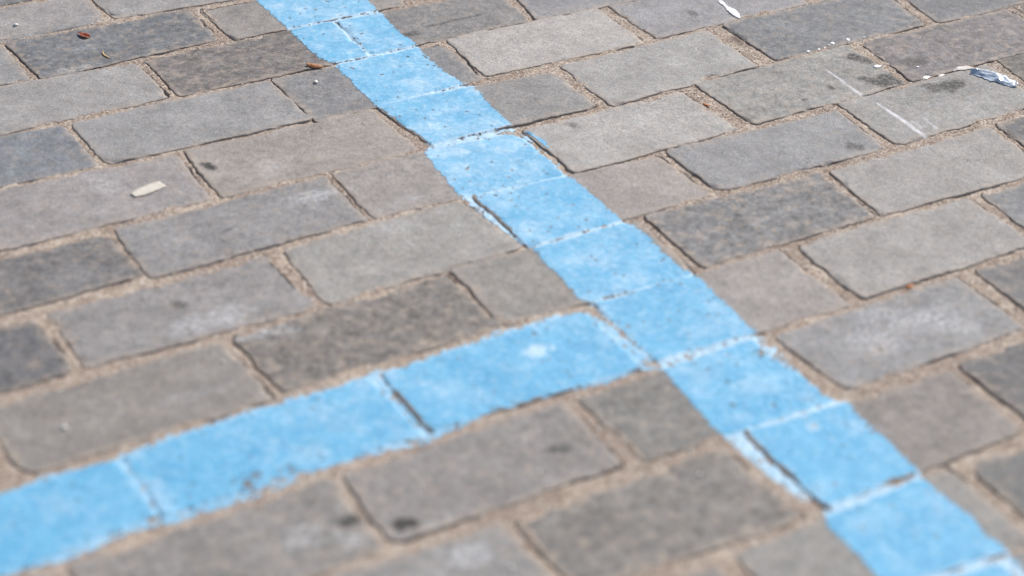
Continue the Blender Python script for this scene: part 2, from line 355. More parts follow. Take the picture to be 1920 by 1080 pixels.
# ------------------------------------------------------------ one stone's shape
class Stone:
    def __init__(s, name, q, seed, generic=False):
        q = np.array(q); s.name = name; s.seed = seed; s.generic = generic
        s.c = q.mean(0); e = ((q[1]-q[0])+(q[2]-q[3])); s.eu = e/np.linalg.norm(e); s.ev = np.array([-s.eu[1], s.eu[0]])
        l = np.stack([(q-s.c)@s.eu, (q-s.c)@s.ev], 1)
        s.a = (l[1, 0]+l[2, 0]-l[0, 0]-l[3, 0])/4; s.b = (l[0, 1]+l[1, 1]-l[2, 1]-l[3, 1])/4
        s.l = l*1.0
        if not generic:
            s.a += .0026; s.b += .0040; s.l[:, 0] += np.array([-.0018, .0034, .0034, -.0018]); s.l[:, 1] += np.array([.0040, .0040, -.0040, -.0040])
            if name[0] == 'J': s.b += .0030; s.l[:, 1] += np.array([.0030, .0030, -.0030, -.0030])
            else: s.b += .0010; s.l[:, 1] += np.array([.0010, .0010, -.0010, -.0010])
        r = random.Random(seed)
        s.rad = [r.uniform(.0035, .0085) for _ in range(4)]     # FL FR NR NL
        s.tilt = (r.uniform(-1, 1)*.004, r.uniform(-1, 1)*.008); s.z0 = r.uniform(-.0006, .0006)
        s.chips = []
    def side(s, y, k):            # departures of the four edges from the rectangle
        a, b, l, sd = s.a, s.b, s.l, s.seed
        n = 0 if s.generic else 0.0012*vn(y*48+sd*3.1, y*0+k*7, sd+k) + .0008*vn(y*170, y*0+k*3, sd+k+9) + .0003*vn(y*420, y*0, sd+k+5)
        if k == 0: t = (y+b)/(2*b); return (l[2, 0]+(l[1, 0]-l[2, 0])*t - a) + n          # right, + outward
        if k == 1: t = (y+b)/(2*b); return -(l[3, 0]+(l[0, 0]-l[3, 0])*t + a) + n         # left
        if k == 2: t = (y+a)/(2*a); return (l[0, 1]+(l[1, 1]-l[0, 1])*t - b) + n          # far
        t = (y+a)/(2*a); return -(l[3, 1]+(l[2, 1]-l[3, 1])*t + b) + n                    # near
    def warp(s, x, y):
        X = x*(1+np.where(x > 0, s.side(y, 0), s.side(y, 1))/s.a*(np.abs(x)/s.a)**2)
        Y = y*(1+np.where(y > 0, s.side(x, 2), s.side(x, 3))/s.b*(np.abs(y)/s.b)**2)
        return X, Y
    def unwarp(s, X, Y):
        x, y = X.copy(), Y.copy()
        for _ in range(3):
            xn = X/(1+np.where(X > 0, s.side(y, 0), s.side(y, 1))/s.a*np.minimum(np.abs(x)/s.a, 1.3)**2)
            yn = Y/(1+np.where(Y > 0, s.side(x, 2), s.side(x, 3))/s.b*np.minimum(np.abs(y)/s.b, 1.3)**2)
            x, y = xn, yn
        return x, y
    def radius(s, x, y):
        return np.where(y > 0, np.where(x > 0, s.rad[1], s.rad[0]), np.where(x > 0, s.rad[2], s.rad[3]))
    def depth(s, x, y):           # distance inside the rounded outline
        r = s.radius(x, y); qx = np.abs(x)-s.a+r; qy = np.abs(y)-s.b+r
        return -(np.minimum(np.maximum(qx, qy), 0) + np.hypot(np.maximum(qx, 0), np.maximum(qy, 0)) - r)
    def world(s, X, Y): return s.c[0]+X*s.eu[0]+Y*s.ev[0], s.c[1]+X*s.eu[1]+Y*s.ev[1]
    def local(s, wx, wy):
        dx, dy = wx-s.c[0], wy-s.c[1]; return dx*s.eu[0]+dy*s.eu[1], dx*s.ev[0]+dy*s.ev[1]
    def height(s, x, y, d, wx, wy):
        z = s.z0 + s.tilt[0]*x + s.tilt[1]*y
        sd = s.seed
        z = z + .0008*fbm(wx, wy, 16, sd, 2) + .00028*fbm(wx, wy, 85, sd+3, 2)
        R = .0030*(1+.5*vn(wx*60, wy*60, sd+4)); D = .0009*(1+.5*vn(wx*45, wy*45, sd+6))
        t = np.clip(1-d/R, 0, 1); z = z - D*(1-np.sqrt(np.maximum(1-t*t, 0)))
        if not s.generic:         # knocked-off bits of the arris
            c = np.clip(vn(wx*70, wy*70, sd+11)-.34, 0, 1)*2.2*np.clip(1-d/.006, 0, 1)
            z = z - .0022*c
        for (cx, cy, r, dp) in s.chips:
            z = z - dp*sstep(1, .3, np.hypot(wx-cx, (wy-cy)*1.6)/r*(1+.3*vn(wx*150, wy*150, sd)))
        return z
    def grid(s, step=.0022, fine=True):
        rings = np.array([0, .0004, .0009, .0016, .0025, .0036, .005, .0066, .0084]) if fine else np.array([0, .0015, .004, .01])
        def ax(h):
            n = max(2, int((h-rings[-1])*2/step)); inner = np.linspace(-(h-rings[-1]), h-rings[-1], n)
            return np.concatenate([[-h, -h], -h+rings[:-1], inner, (h-rings[:-1])[::-1], [h, h]])
        ux, uy = ax(s.a), ax(s.b); nx, ny = len(ux), len(uy)
        x, y = np.meshgrid(ux, uy, indexing='ij')
        r = s.radius(x, y); p = np.abs(x)-(s.a-r); q = np.abs(y)-(s.b-r)
        cm = (p > 0) & (q > 0); pp = np.where(cm, p/r, 0); qq = np.where(cm, q/r, 0)
        x2 = np.where(cm, np.sign(x)*(s.a-r+r*pp*np.sqrt(1-qq*qq/2)), x); y2 = np.where(cm, np.sign(y)*(s.b-r+r*qq*np.sqrt(1-pp*pp/2)), y)
        d = np.maximum(s.depth(x2, y2), 0)
        X, Y = s.warp(x2, y2); wx, wy = s.world(X, Y); z = s.height(x2, y2, d, wx, wy)
        I, J = np.meshgrid(np.arange(nx), np.arange(ny), indexing='ij')
        ring = np.minimum(np.minimum(I, nx-1-I), np.minimum(J, ny-1-J))
        z = np.where(ring == 0, -.035, np.where(ring == 1, -.012, z))
        idx = (I*ny+J); f = np.stack([idx[:-1, :-1], idx[1:, :-1], idx[1:, 1:], idx[:-1, 1:]], -1).reshape(-1, 4)
        v = np.stack([wx, wy, z], -1).reshape(-1, 3)
        a_ = v[f[:, 2]]-v[f[:, 0]]; b_ = v[f[:, 3]]-v[f[:, 1]]
        f = f[np.linalg.norm(np.cross(a_, b_), axis=1) > 1e-11]
        return v, f, d.ravel()

stones = [Stone(k, q, 17+i*31) for i, (k, q) in enumerate(Q.items())]
BY = {s.name: s for s in stones}
for n_, (i_, r_) in {'I0': (3, .016), 'M2': (0, .018), 'H4': (3, .014), 'E1': (3, .012), 'H0': (1, .016), 'F2': (1, .015), 'G0': (1, .013),
                     'H5': (3, .013), 'K1': (3, .012), 'L3': (0, .013), 'K1': (3, .014), 'J4': (0, .009)}.items(): BY[n_].rad[i_] = r_
BY['E2'].chips.append((-.116, .472, .006, .001)); BY['C1'].chips += [(-.338, .602, .012, .0018), (-.322, .600, .010, .0015)]
BY['F3'].chips.append((.268, .264, .012, .003)); BY['E3'].chips.append((.04, .44, .02, .0012))
BY['L1'].chips.append((-.17, -.297, .016, .002)); BY['I1'].chips.append((-.245, -.052, .008, .002))
BY['H1'].chips.append((-.416, .1003, .008, .0012)); BY['G5'].chips.append((.50, .22, .01, .001))

# ------------------------------------------------------------ surface marks (world x, y, radius x, radius y, strength)
DARK = [(-.2934,.3245,.0085,.008,1.3),(-.3798,-.2668,.0115,.0085,1.5),(-.4112,-.2406,.008,.006,.9),(-.2256,-.2383,.011,.007,.75),
 (.0745,.2336,.008,.007,.6),(.3053,.0602,.011,.010,.7),(.0272,.5109,.010,.010,.6),(.4386,.2281,.014,.012,1.0),(.4500,.215,.012,.010,.8),(.4356,.1684,.024,.014,.95),(.418,.178,.010,.009,.8),
 (.492,.124,.024,.013,.9),(.47,.130,.014,.01,.7),(.3706,.1840,.006,.007,.8),(.498,.190,.020,.010,.6),(.085,.5211,.05,.0018,.9),(.3980,.372,.005,.006,.3),(.35,.415,.006,.012,.6),
 (.3266,.1700,.0035,.003,.8),(-.4158,.1003,.010,.007,.6),(.1165,.0008,.004,.004,.7),(.0903,-.2475,.004,.004,.5),(-.327,.20,.005,.003,.6)]
WHITE = [(-.2326,.2197,.022,.016,.75),(-.205,.222,.020,.008,.6),(-.3994,.3393,.016,.030,.4),(-.2383,.2958,.02,.018,.45),(-.4196,.0655,.020,.018,.75),(-.3850,.062,.03,.012,.7),(-.3718,.0240,.026,.007,.9),(-.345,.022,.010,.014,.6),
 (.0940,-.2355,.028,.022,.65),(.1534,-.2286,.035,.016,.8),(.12,-.205,.03,.012,.6),(.1728,-.2486,.022,.018,.6),(-.3511,-.3220,.016,.014,1.0),(-.4476,-.2388,.020,.016,.6),(-.4220,-.2630,.014,.012,.7),
 (-.1284,.1095,.012,.008,.3),(-.3772,.0720,.014,.01,.6),(-.0864,.2318,.014,.02,.3),(-.152,.172,.02,.012,.35),(-.31,.645,.02,.01,.35),(-.335,.60,.035,.008,.45),(-.48,.19,.03,.02,.2),(-.18,.13,.02,.012,.35),
 (-.45,-.035,.035,.008,.35),(.34,.16,.02,.012,.25),(-.02,.24,.012,.01,.4),(-.36,-.285,.02,.01,.4),(.012,-.34,.01,.01,.3)]
STREAK = [(.3937,.2233,.3925,.207,.0010,.9),(.3925,.2030,.3884,.1484,.0016,1.1),(.3917,.1280,.3872,.0442,.0021,1.2),(.4128,.0761,.4097,.0529,.0013,.8),(.3985,.082,.3960,.060,.001,.6)]
BROWN = [(.0902,-.2475,.010,.010,.9),(.21,.03,.03,.02,.3),(-.25,.31,.03,.02,.3)]
def blobs(lst, x, y, s):
    r = np.zeros_like(x)
    wx = x+.006*vn(x*90, y*90, s)+.003*vn(x*260, y*260, s+1); wy = y+.006*vn(x*90, y*90, s+2)+.003*vn(x*260, y*260, s+3)
    for (cx, cy, rx, ry, k) in lst:
        m = min(1, max(rx, .003)/.012)
        ux = x+(wx-x)*m; uy = y+(wy-y)*min(1, ry/.012)
        q = np.hypot((ux-cx)/rx, (uy-cy)/ry); r = np.maximum(r, k*sstep(1.25, .55, q))
    return r
def streaks(x, y):
    r = np.zeros_like(x)
    for (x0, y0, x1, y1, w, k) in STREAK:
        dx, dy = x1-x0, y1-y0; L2 = dx*dx+dy*dy; t = np.clip(((x-x0)*dx+(y-y0)*dy)/L2, 0, 1)
        d = np.hypot(x-x0-t*dx, y-y0-t*dy); ww = 1.5*w*(.55+.45*t)
        r = np.maximum(r, k*sstep(1.2, .5, d/ww)*(.7+.3*vn(x*300, y*300, 5)))
    return r

GAIN = 1/1.62
for s in stones:
    v, f, d = s.grid()
    x, y = v[:, 0].astype(float), v[:, 1].astype(float)
    tn = T[s.name]
    wht = blobs(WHITE, x, y, 70)*.95 
    sandy = np.clip(1-d/.0085+.55*fbm(x, y, 60, 3, 3), 0, 1)*.75 + .9*blobs(BROWN, x, y, 80)
    for (cx, cy, r, dp) in s.chips: sandy = np.maximum(sandy, .7*sstep(1.1, .4, np.hypot(x-cx, (y-cy)*1.6)/r))
    o = mesh_obj('paving_stone', v, f, STONE, loc=(s.c[0], s.c[1], 0),
                 attrs={'white': wht, 'streak': streaks(x, y), 'dark': blobs(DARK, x, y, 60), 'sandy': sandy, 'mottle': np.full(len(v), tn[3])})
    mg = sum(tn[:3])/3; c = lin([148+(mg-148)*1.18+3+(k_-mg)*.78 for k_ in tn[:3]]); o.color = (c[0]*GAIN*1.005, c[1]*GAIN*.992, c[2]*GAIN*.975, 1)
    tag(o, L[s.name], 'paving stone', 'paving stones laid in courses')

# ------------------------------------------------------------ paving beyond the frame (same courses carried on)
gen = []
rg = random.Random(5)
rows = sorted(set(k[0] for k in Q))
def fill(u0, u1, vn_, vf_):
    u = u0
    while u < u1-.03:
        w = min(rg.uniform(.195, .203), u1-u-.009)
        if w < .03: break
        gen.append(((u, vf_), (u+w, vf_), (u+w, vn_), (u, vn_))); u += w+.011
for rname in rows:
    st = [s for s in stones if s.name[0] == rname]
    allq = np.concatenate([np.array(Q[s.name]) for s in st])
    vf_ = np.mean([Q[s.name][0][1] for s in st]+[Q[s.name][1][1] for s in st]); vn_ = np.mean([Q[s.name][2][1] for s in st]+[Q[s.name][3][1] for s in st])
    um, ux = allq[:, 0].min(), allq[:, 0].max()
    off = rg.uniform(0, .1)
    fill(-2.6+off, um-.006, vn_, vf_); fill(ux+.011, 3.2+off, vn_, vf_)
vtop = .7833+.016; k = 0
while vtop < 3.2: fill(-2.6+(k % 2)*.1, 3.2, vtop, vtop+.096); vtop += .110; k += 1
vb = min(min(p[1] for p in q) for q in Q.values())-.012; k = 0
while vb > -2.6: fill(-2.6+(k % 2)*.1, 3.2, vb-.096, vb); vb -= .110; k += 1
V, F, nb = [], [], 0
gst = []
for i, q in enumerate(gen):
    s = Stone('g', q, 900+i, True); gst.append(s)
    v, f, _ = s.grid(.02, False); V.append(v); F.append(f+nb); nb += len(v)
V = np.concatenate(V); F = np.concatenate(F)
tag(mesh_obj('paving_beyond', V, F, SURR, attrs={'mottle': np.full(len(V), .3)}), kind='structure')

# ------------------------------------------------------------ height raster over the photographed area
H = .0012
X0, X1, Y0, Y1 = -.70, .80, -.60, .86
gx = np.arange(X0, X1, H); gy = np.arange(Y0, Y1, H)
GX, GY = np.meshgrid(gx, gy, indexing='ij')
ZS = np.full(GX.shape, -9.); D = np.full(GX.shape, -9.); CK = np.zeros(GX.shape)
sn1 = fbm(GX, GY, 35, 200, 3); sn2 = fbm(GX, GY, 260, 210, 3); sn3 = fbm(GX, GY, 12, 220, 2)
ZN = -.0011 + .0008*sn1 + .00045*sn2 + .0005*sn3
cn = fbm(GX, GY, 90, 230, 3); cn2 = fbm(GX, GY, 22, 240, 2)
for s in stones+gst:
    m = .014; ext = math.hypot(s.a, s.b)
    i0, i1 = np.searchsorted(gx, [s.c[0]-s.a-m-.01, s.c[0]+s.a+m+.01]); j0, j1 = np.searchsorted(gy, [s.c[1]-s.b-m-.005, s.c[1]+s.b+m+.005])
    if i1 <= i0 or j1 <= j0: continue
    wx, wy = GX[i0:i1, j0:j1], GY[i0:i1, j0:j1]
    Xl, Yl = s.local(wx, wy); x, y = s.unwarp(Xl, Yl); d = s.depth(x, y)
    z = np.where(d > 0, s.height(x, y, np.maximum(d, 0), wx, wy), -9.)
    sub = (slice(i0, i1), slice(j0, j1))
    ZS[sub] = np.maximum(ZS[sub], z); D[sub] = np.maximum(D[sub], d)
    if s.generic: continue
    kl = CRL.get(s.name, .22)
    out = np.maximum(-d, 0)
    left = (x < -s.a+.004) & (np.abs(y) < s.b+.002); near = (y < -s.b+.004) & ~left
    mod = np.clip(.55+.8*cn2[sub]+.5*cn[sub], 0, 1) if kl < .75 else np.clip(.85+.5*cn[sub]+.3*cn2[sub], 0, 1)
    w = .0004+.0009*kl
    g = np.where(left, kl*mod*sstep(w*1.5, w*.6, out), 0)
    right = (x > s.a-.004) & (np.abs(y) < s.b)
    modn = np.clip(.0+1.1*cn2[sub]+.5*cn[sub], 0, 1)
    g = np.maximum(g, np.where(near, .36*modn*sstep(.0015, .0005, out), 0))
    g = np.maximum(g, np.where(right, .5*np.clip(cn2[sub]+.4*cn[sub]-.05, 0, 1)*sstep(.002, .0007, out), 0))
    g = np.where((d < .002), g, 0)
    CK[sub] = np.maximum(CK[sub], g)
_xl = np.interp(GY, [-.55, .77], [-.104, -.091]); painted_zone = (GX > _xl) & (GX < .016) | ((GY > -.185) & (GY < -.072) & (GX < -.09))
CK = np.where(painted_zone, CK*np.where(CK < .45, .35, np.clip(.75+1.3*cn2+.6*cn, .2, 1)), CK)
ZN = ZN - .011*CK
GXi = GX + H*.25*vn(GX*900, GY*900, 300); GYi = GY + H*.25*vn(GX*900, GY*900, 301)
def raster_mesh(name, keep, Z, mat, attrs):
    nx, ny = Z.shape; idx = np.full(Z.shape, -1, dtype=np.int64)
    vm = np.zeros(Z.shape, bool); vm[:-1, :-1] |= keep; vm[1:, :-1] |= keep; vm[1:, 1:] |= keep; vm[:-1, 1:] |= keep
    idx[vm] = np.arange(vm.sum())
    f = np.stack([idx[:-1, :-1][keep], idx[1:, :-1][keep], idx[1:, 1:][keep], idx[:-1, 1:][keep]], -1)
    v = np.stack([GXi[vm], GYi[vm], Z[vm]], -1)
    return mesh_obj(name, v, f, mat, attrs={k: a[vm] for k, a in attrs.items()})
Dc = np.minimum(np.minimum(D[:-1, :-1], D[1:, 1:]), np.minimum(D[1:, :-1], D[:-1, 1:]))
keep = Dc < .0055
sb = raster_mesh('sand_bed', keep, ZN, SAND, {'crack': np.clip(np.maximum(CK*1.2-.15, .75*np.clip(.5+1.6*cn, 0, 1)*np.exp(-((GX-.352)/.006)**2-((GY-.335)/.028)**2)), 0, .8)}); tag(sb, kind='structure')
# far ground sheet, with an opening where the detailed sand lies
xs = [-60, X0+.002, gx[-1]-.002, 60]; ys = [-60, Y0+.002, gy[-1]-.002, 60]
V = [(a, b, -.0045) for a in xs for b in ys]; F = [(i*4+j, (i+1)*4+j, (i+1)*4+j+1, i*4+j+1) for i in range(3) for j in range(3) if (i, j) != (1, 1)]
tag(mesh_obj('ground', V, F, SAND), kind='structure')

# ------------------------------------------------------------ the painted lines
LEFT = [ (-0.0922,0.7709), (-0.0924,0.6814), (-0.0903,0.6323), (-0.0917,0.5767), (-0.0931,0.5092), (-0.0845,0.4589), (-0.0874,0.3872), (-0.0875,0.3590), (-0.0796,0.2643), (-0.0930,0.2480), (-0.0974,0.1999), (-0.1013,0.1594), (-0.1009,0.1122), (-0.0977,0.0765), (-0.0923,0.0459), (-0.0896,0.0358), (-0.0915,0.0131), (-0.0934,-0.0279), (-0.0968,-0.0565), (-0.0933,-0.0734), (-0.0927,-0.1250), (-0.0944,-0.1858), (-0.0965,-0.2286), (-0.1023,-0.2677), (-0.1011,-0.2848), (-0.1024,-0.3122), (-0.1002,-0.3447), (-0.0984,-0.3699), (-0.0899,-0.3990), (-0.0982,-0.4163), (-0.1000,-0.4505), (-0.1033,-0.4794), (-0.1068,-0.5484) ]
RIGHT = [ (0.0338,0.7070), (0.0278,0.6289), (0.0220,0.5750), (0.0170,0.5243), (0.0194,0.4828), (0.0148,0.4229), (0.0185,0.3805), (0.0257,0.3576), (0.0197,0.3176), (0.0170,0.2840), (0.0170,0.2527), (0.0199,0.2390), (0.0194,0.2089), (0.0175,0.1814), (0.0126,0.1474), (0.0145,0.1072), (0.0146,0.0808), (0.0129,0.0445), (0.0165,0.0221), (0.0149,-0.0214), (0.0154,-0.0645), (0.0188,-0.0767), (0.0129,-0.1146), (0.0123,-0.1441), (0.0101,-0.1767), (0.0116,-0.1964), (0.0086,-0.2271), (0.0061,-0.2527), (0.0046,-0.2765), (0.0161,-0.2973), (0.0112,-0.3242), (0.0126,-0.3497), (0.0071,-0.3827), (0.0069,-0.3959), (0.0029,-0.4228), (0.0046,-0.4608), (0.0002,-0.4836), (0.0016,-0.5053), (-0.0036,-0.5366), (-0.0106,-0.6006) ]
BFAR = [ (-0.7107,-0.0865), (-0.6552,-0.0877), (-0.6307,-0.0877), (-0.5936,-0.0799), (-0.5597,-0.0851), (-0.5415,-0.0863), (-0.5298,-0.0817), (-0.4987,-0.0777), (-0.4310,-0.0755), (-0.3908,-0.0759), (-0.3636,-0.0759), (-0.3400,-0.0772), (-0.3255,-0.0726), (-0.3039,-0.0708), (-0.2865,-0.0791), (-0.2646,-0.0727), (-0.2306,-0.0724), (-0.2077,-0.0725), (-0.1914,-0.0679), (-0.1573,-0.0707), (-0.1292,-0.0691), (-0.1011,-0.0771), (-0.0932,-0.1171), (-0.0918,-0.1737) ]
BNEAR = [ (-0.7164,-0.1805), (-0.6605,-0.1849), (-0.6407,-0.1838), (-0.6052,-0.1882), (-0.5804,-0.1832), (-0.5553,-0.1786), (-0.5323,-0.1840), (-0.5116,-0.1851), (-0.4829,-0.1840), (-0.4619,-0.1858), (-0.4219,-0.1796), (-0.3874,-0.1767), (-0.3571,-0.1781), (-0.3137,-0.1855), (-0.2947,-0.1796), (-0.2541,-0.1742), (-0.2122,-0.1737), (-0.1769,-0.1771), (-0.1446,-0.1813), (-0.1145,-0.1796), (-0.0902,-0.1836) ]
def ip(tr, key, val, q):
    t = np.array(tr); o = np.argsort(t[:, key]); return np.interp(q, t[o, key], t[o, val])
rag = .0016*fbm(GX, GY, 130, 400, 3) + .0018*fbm(GX, GY, 420, 410, 2)
rag2 = .0016*fbm(GX, GY, 120, 420, 3) + .0018*fbm(GX, GY, 430, 430, 2)
xl = ip(LEFT, 1, 0, GY); xr = ip(RIGHT, 1, 0, GY)
inlong = (GX > xl+rag) & (GX < xr+rag2)
sl = BY['G3']; xx, yy = sl.local(GX, GY)
inlong |= (D > .0004) & (GX > .022) & (GX < .0300-.0035*np.abs((GY-.222)/.018)**2+rag) & (GY > .195) & (GY < .245)
vf = ip(BFAR, 0, 1, GX)-.0008; vne = ip(BNEAR, 0, 1, GX)+.0020
inbr = (GY > vne+rag) & (GY < vf+rag2) & (GX < -.088) & ~inlong & (GX < xl+rag+.0001)
hole = fbm(GX, GY, 330, 440, 3); hole2 = fbm(GX, GY, 40, 450, 3); h3 = fbm(GX, GY, 700, 460, 2)
BARE = [(.0130,.2480,.011,.006,2.2),(-.0137,-.3975,.012,.0035,2.2),(.0120,-.3375,.008,.003,1.6),(.0030,-.2064,.016,.013,1.05),(-.4564,-.1655,.022,.015,1.15),(-.430,-.168,.018,.012,.9),
 (.016,.186,.005,.030,1.3),(-.088,.483,.010,.010,1.3),(-.085,.47,.006,.01,1.2),(-.056,.625,.01,.006,.5),(-.0905,-.385,.004,.012,1.3),(-.315,-.072,.010,.004,1.2),(-.085,-.11,.006,.012,.9),
 (.0,.62,.01,.006,.7),(-.0880,.345,.006,.02,.5),(-.54,-.17,.006,.006,1.2),(-.095,-.17,.012,.008,.9),(.01,-.06,.012,.003,.8),(-.02,.05,.02,.004,.6),(-.25,-.17,.02,.004,.8)]
bare = np.zeros(GX.shape)
for (cx, cy, rx, ry, k) in BARE:
    i0, i1 = np.searchsorted(gx, [cx-2*rx, cx+2*rx]); j0, j1 = np.searchsorted(gy, [cy-2*ry, cy+2*ry])
    sub = (slice(i0, i1), slice(j0, j1)); bare[sub] = np.maximum(bare[sub], k*np.exp(-((GX[sub]-cx)/rx)**2-((GY[sub]-cy)/ry)**2))
joint = sstep(.0032, .0006, D+.0006*hole2)
edge = np.minimum(np.abs(GX-xl), np.abs(GX-xr)); edgeb = np.minimum(np.abs(GY-vf), np.abs(GY-vne))
cover = 1.02 - .62*bare - .30*joint - .10*np.clip(hole2, 0, 1) - .9*np.clip(CK-.22, 0, 1)
cover = cover - .42*np.where(inlong, np.clip(1-edge/.004, 0, 1), np.clip(1-edgeb/.004, 0, 1))
ok = (hole+.25*h3 < cover) & (CK < .42)
ZP = np.maximum(ZS, np.where(ZN > -9, ZN, -9)) + .00035
pale = np.clip(joint*np.where(inbr, .35, .85) + .40*sstep(-.38, .28, GY)*(.7+.6*hole2) + .35*np.clip(hole2-.1, 0, 1), 0, 1)  # pale joints and patches; the rise along y is far-end sun glare painted in
PALE = [(-.1714,-.1131,.012,.012,1.),(-.0593,.2369,.014,.008,.8),(-.0285,-.3092,.006,.006,.8),(-.095,.33,.008,.03,.7),(-.03,-.24,.03,.012,.35),(0.0,.43,.012,.02,.3),(-.05,.47,.05,.01,.2),
        (-.045,-.0150,.014,.010,.5),(-.36,-.13,.02,.02,.25),(.003,-.13,.01,.02,.4),(-.53,-.14,.012,.03,.45),(-.03,.55,.03,.03,.25),(.012,.40,.008,.05,.4)]
pale = np.maximum(pale, blobs(PALE, GX, GY, 500))
okc = ok[:-1, :-1] & ok[1:, :-1] & ok[1:, 1:] & ok[:-1, 1:]
# no sheet across a drop into a crack
zr = np.stack([ZP[:-1, :-1], ZP[1:, :-1], ZP[1:, 1:], ZP[:-1, 1:]]); okc &= (zr.max(0)-zr.min(0)) < .0034
zr = None
lc = inlong[:-1, :-1] & okc; bc = inbr[:-1, :-1] & okc
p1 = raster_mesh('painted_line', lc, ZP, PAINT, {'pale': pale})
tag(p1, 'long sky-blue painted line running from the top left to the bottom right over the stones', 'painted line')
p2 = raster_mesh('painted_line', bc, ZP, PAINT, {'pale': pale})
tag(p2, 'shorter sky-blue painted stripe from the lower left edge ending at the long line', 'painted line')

# ------------------------------------------------------------ grit in and around the joints
rs = np.random.RandomState(11)
def zat(x, y):
    i = np.clip(((x-X0)/H).astype(int), 0, GX.shape[0]-1); j = np.clip(((y-Y0)/H).astype(int), 0, GX.shape[1]-1)
    return np.maximum(ZS[i, j], ZN[i, j]), D[i, j], CK[i, j], (inlong | inbr)[i, j]
def grit(n, smin, smax, pw, sel):
    x = rs.uniform(X0, X1-.01, n); y = rs.uniform(Y0, Y1-.01, n); z, d, c, p = zat(x, y)
    m = sel(x, y, d, c, p); x, y, z = x[m], y[m], z[m]; n = len(x)
    r = smin+(smax-smin)*rs.uniform(0, 1, n)**pw
    return x, y, z, r
fov = lambda x, y: ((x-(-.354))*(.2644-.8146)-(y-.8146)*(.7263+.354) > -.05*1) & (x < .78)
parts = [grit(420000, .00022, .00075, 2.2, lambda x, y, d, c, p: (d < .0012) & (d > -.05) & (c < .35) & (~p | (rs.uniform(0, 1, len(x)) < .12))),
         grit(9000, .0007, .0014, 2.5, lambda x, y, d, c, p: (d < .0005) & (d > -.05) & (c < .3) & ~p),
         grit(60000, .00018, .0005, 2.5, lambda x, y, d, c, p: (d > .0012) & (d < .008) & (rs.uniform(0, 1, len(x)) < .35) & ~p),
         grit(8000, .0002, .0008, 3, lambda x, y, d, c, p: (d > .008))]
x, y, z, r = [np.concatenate([p[i] for p in parts]) for i in range(4)]
n = len(x)
oct_v = np.array([(1, 0, 0), (0, 1, 0), (-1, 0, 0), (0, -1, 0), (0, 0, 1), (0, 0, -1)], float)
oct_f = np.array([(0, 1, 4), (1, 2, 4), (2, 3, 4), (3, 0, 4), (1, 0, 5), (2, 1, 5), (3, 2, 5), (0, 3, 5)])
th = rs.uniform(0, 6.283, n); sc = rs.uniform(.65, 1.35, (n, 6, 1))
v = oct_v[None]*sc*r[:, None, None]; v = v + rs.uniform(-.25, .25, v.shape)*r[:, None, None]
cx, sx = np.cos(th)[:, None], np.sin(th)[:, None]
vx = v[..., 0]*cx-v[..., 1]*sx; vy = v[..., 0]*sx+v[..., 1]*cx
v = np.stack([vx+x[:, None], vy+y[:, None], v[..., 2]*.75+(z+r*.3)[:, None]], -1).reshape(-1, 3)
f = (oct_f[None]+6*np.arange(n)[:, None, None]).reshape(-1, 3)
tone = np.repeat(rs.uniform(0, 1, n), 6)
t = NT('grit'); rp = t.n.new('ShaderNodeValToRGB'); e = rp.color_ramp.elements
e[0].color = (.10, .07, .055, 1); e[1].color = (.74, .70, .66, 1); e[1].position = 1
for p_, c_ in ((.14, (.22, .15, .11, 1)), (.3, (.40, .31, .24, 1)), (.7, (.50, .42, .34, 1)), (.9, (.58, .50, .43, 1))):
    k = e.new(p_); k.color = c_
t.l.new(t.attr('tone'), rp.inputs[0]); t.l.new(rp.outputs[0], t.b.inputs['Base Color']); t.b.inputs['Roughness'].default_value = .7
go = mesh_obj('sand_grains', v, f, t.m, attrs={'tone': tone}, tris=True, smooth=False)
tag(go, 'coarse beige sand grains filling the joints between the stones', 'sand', kind='stuff')

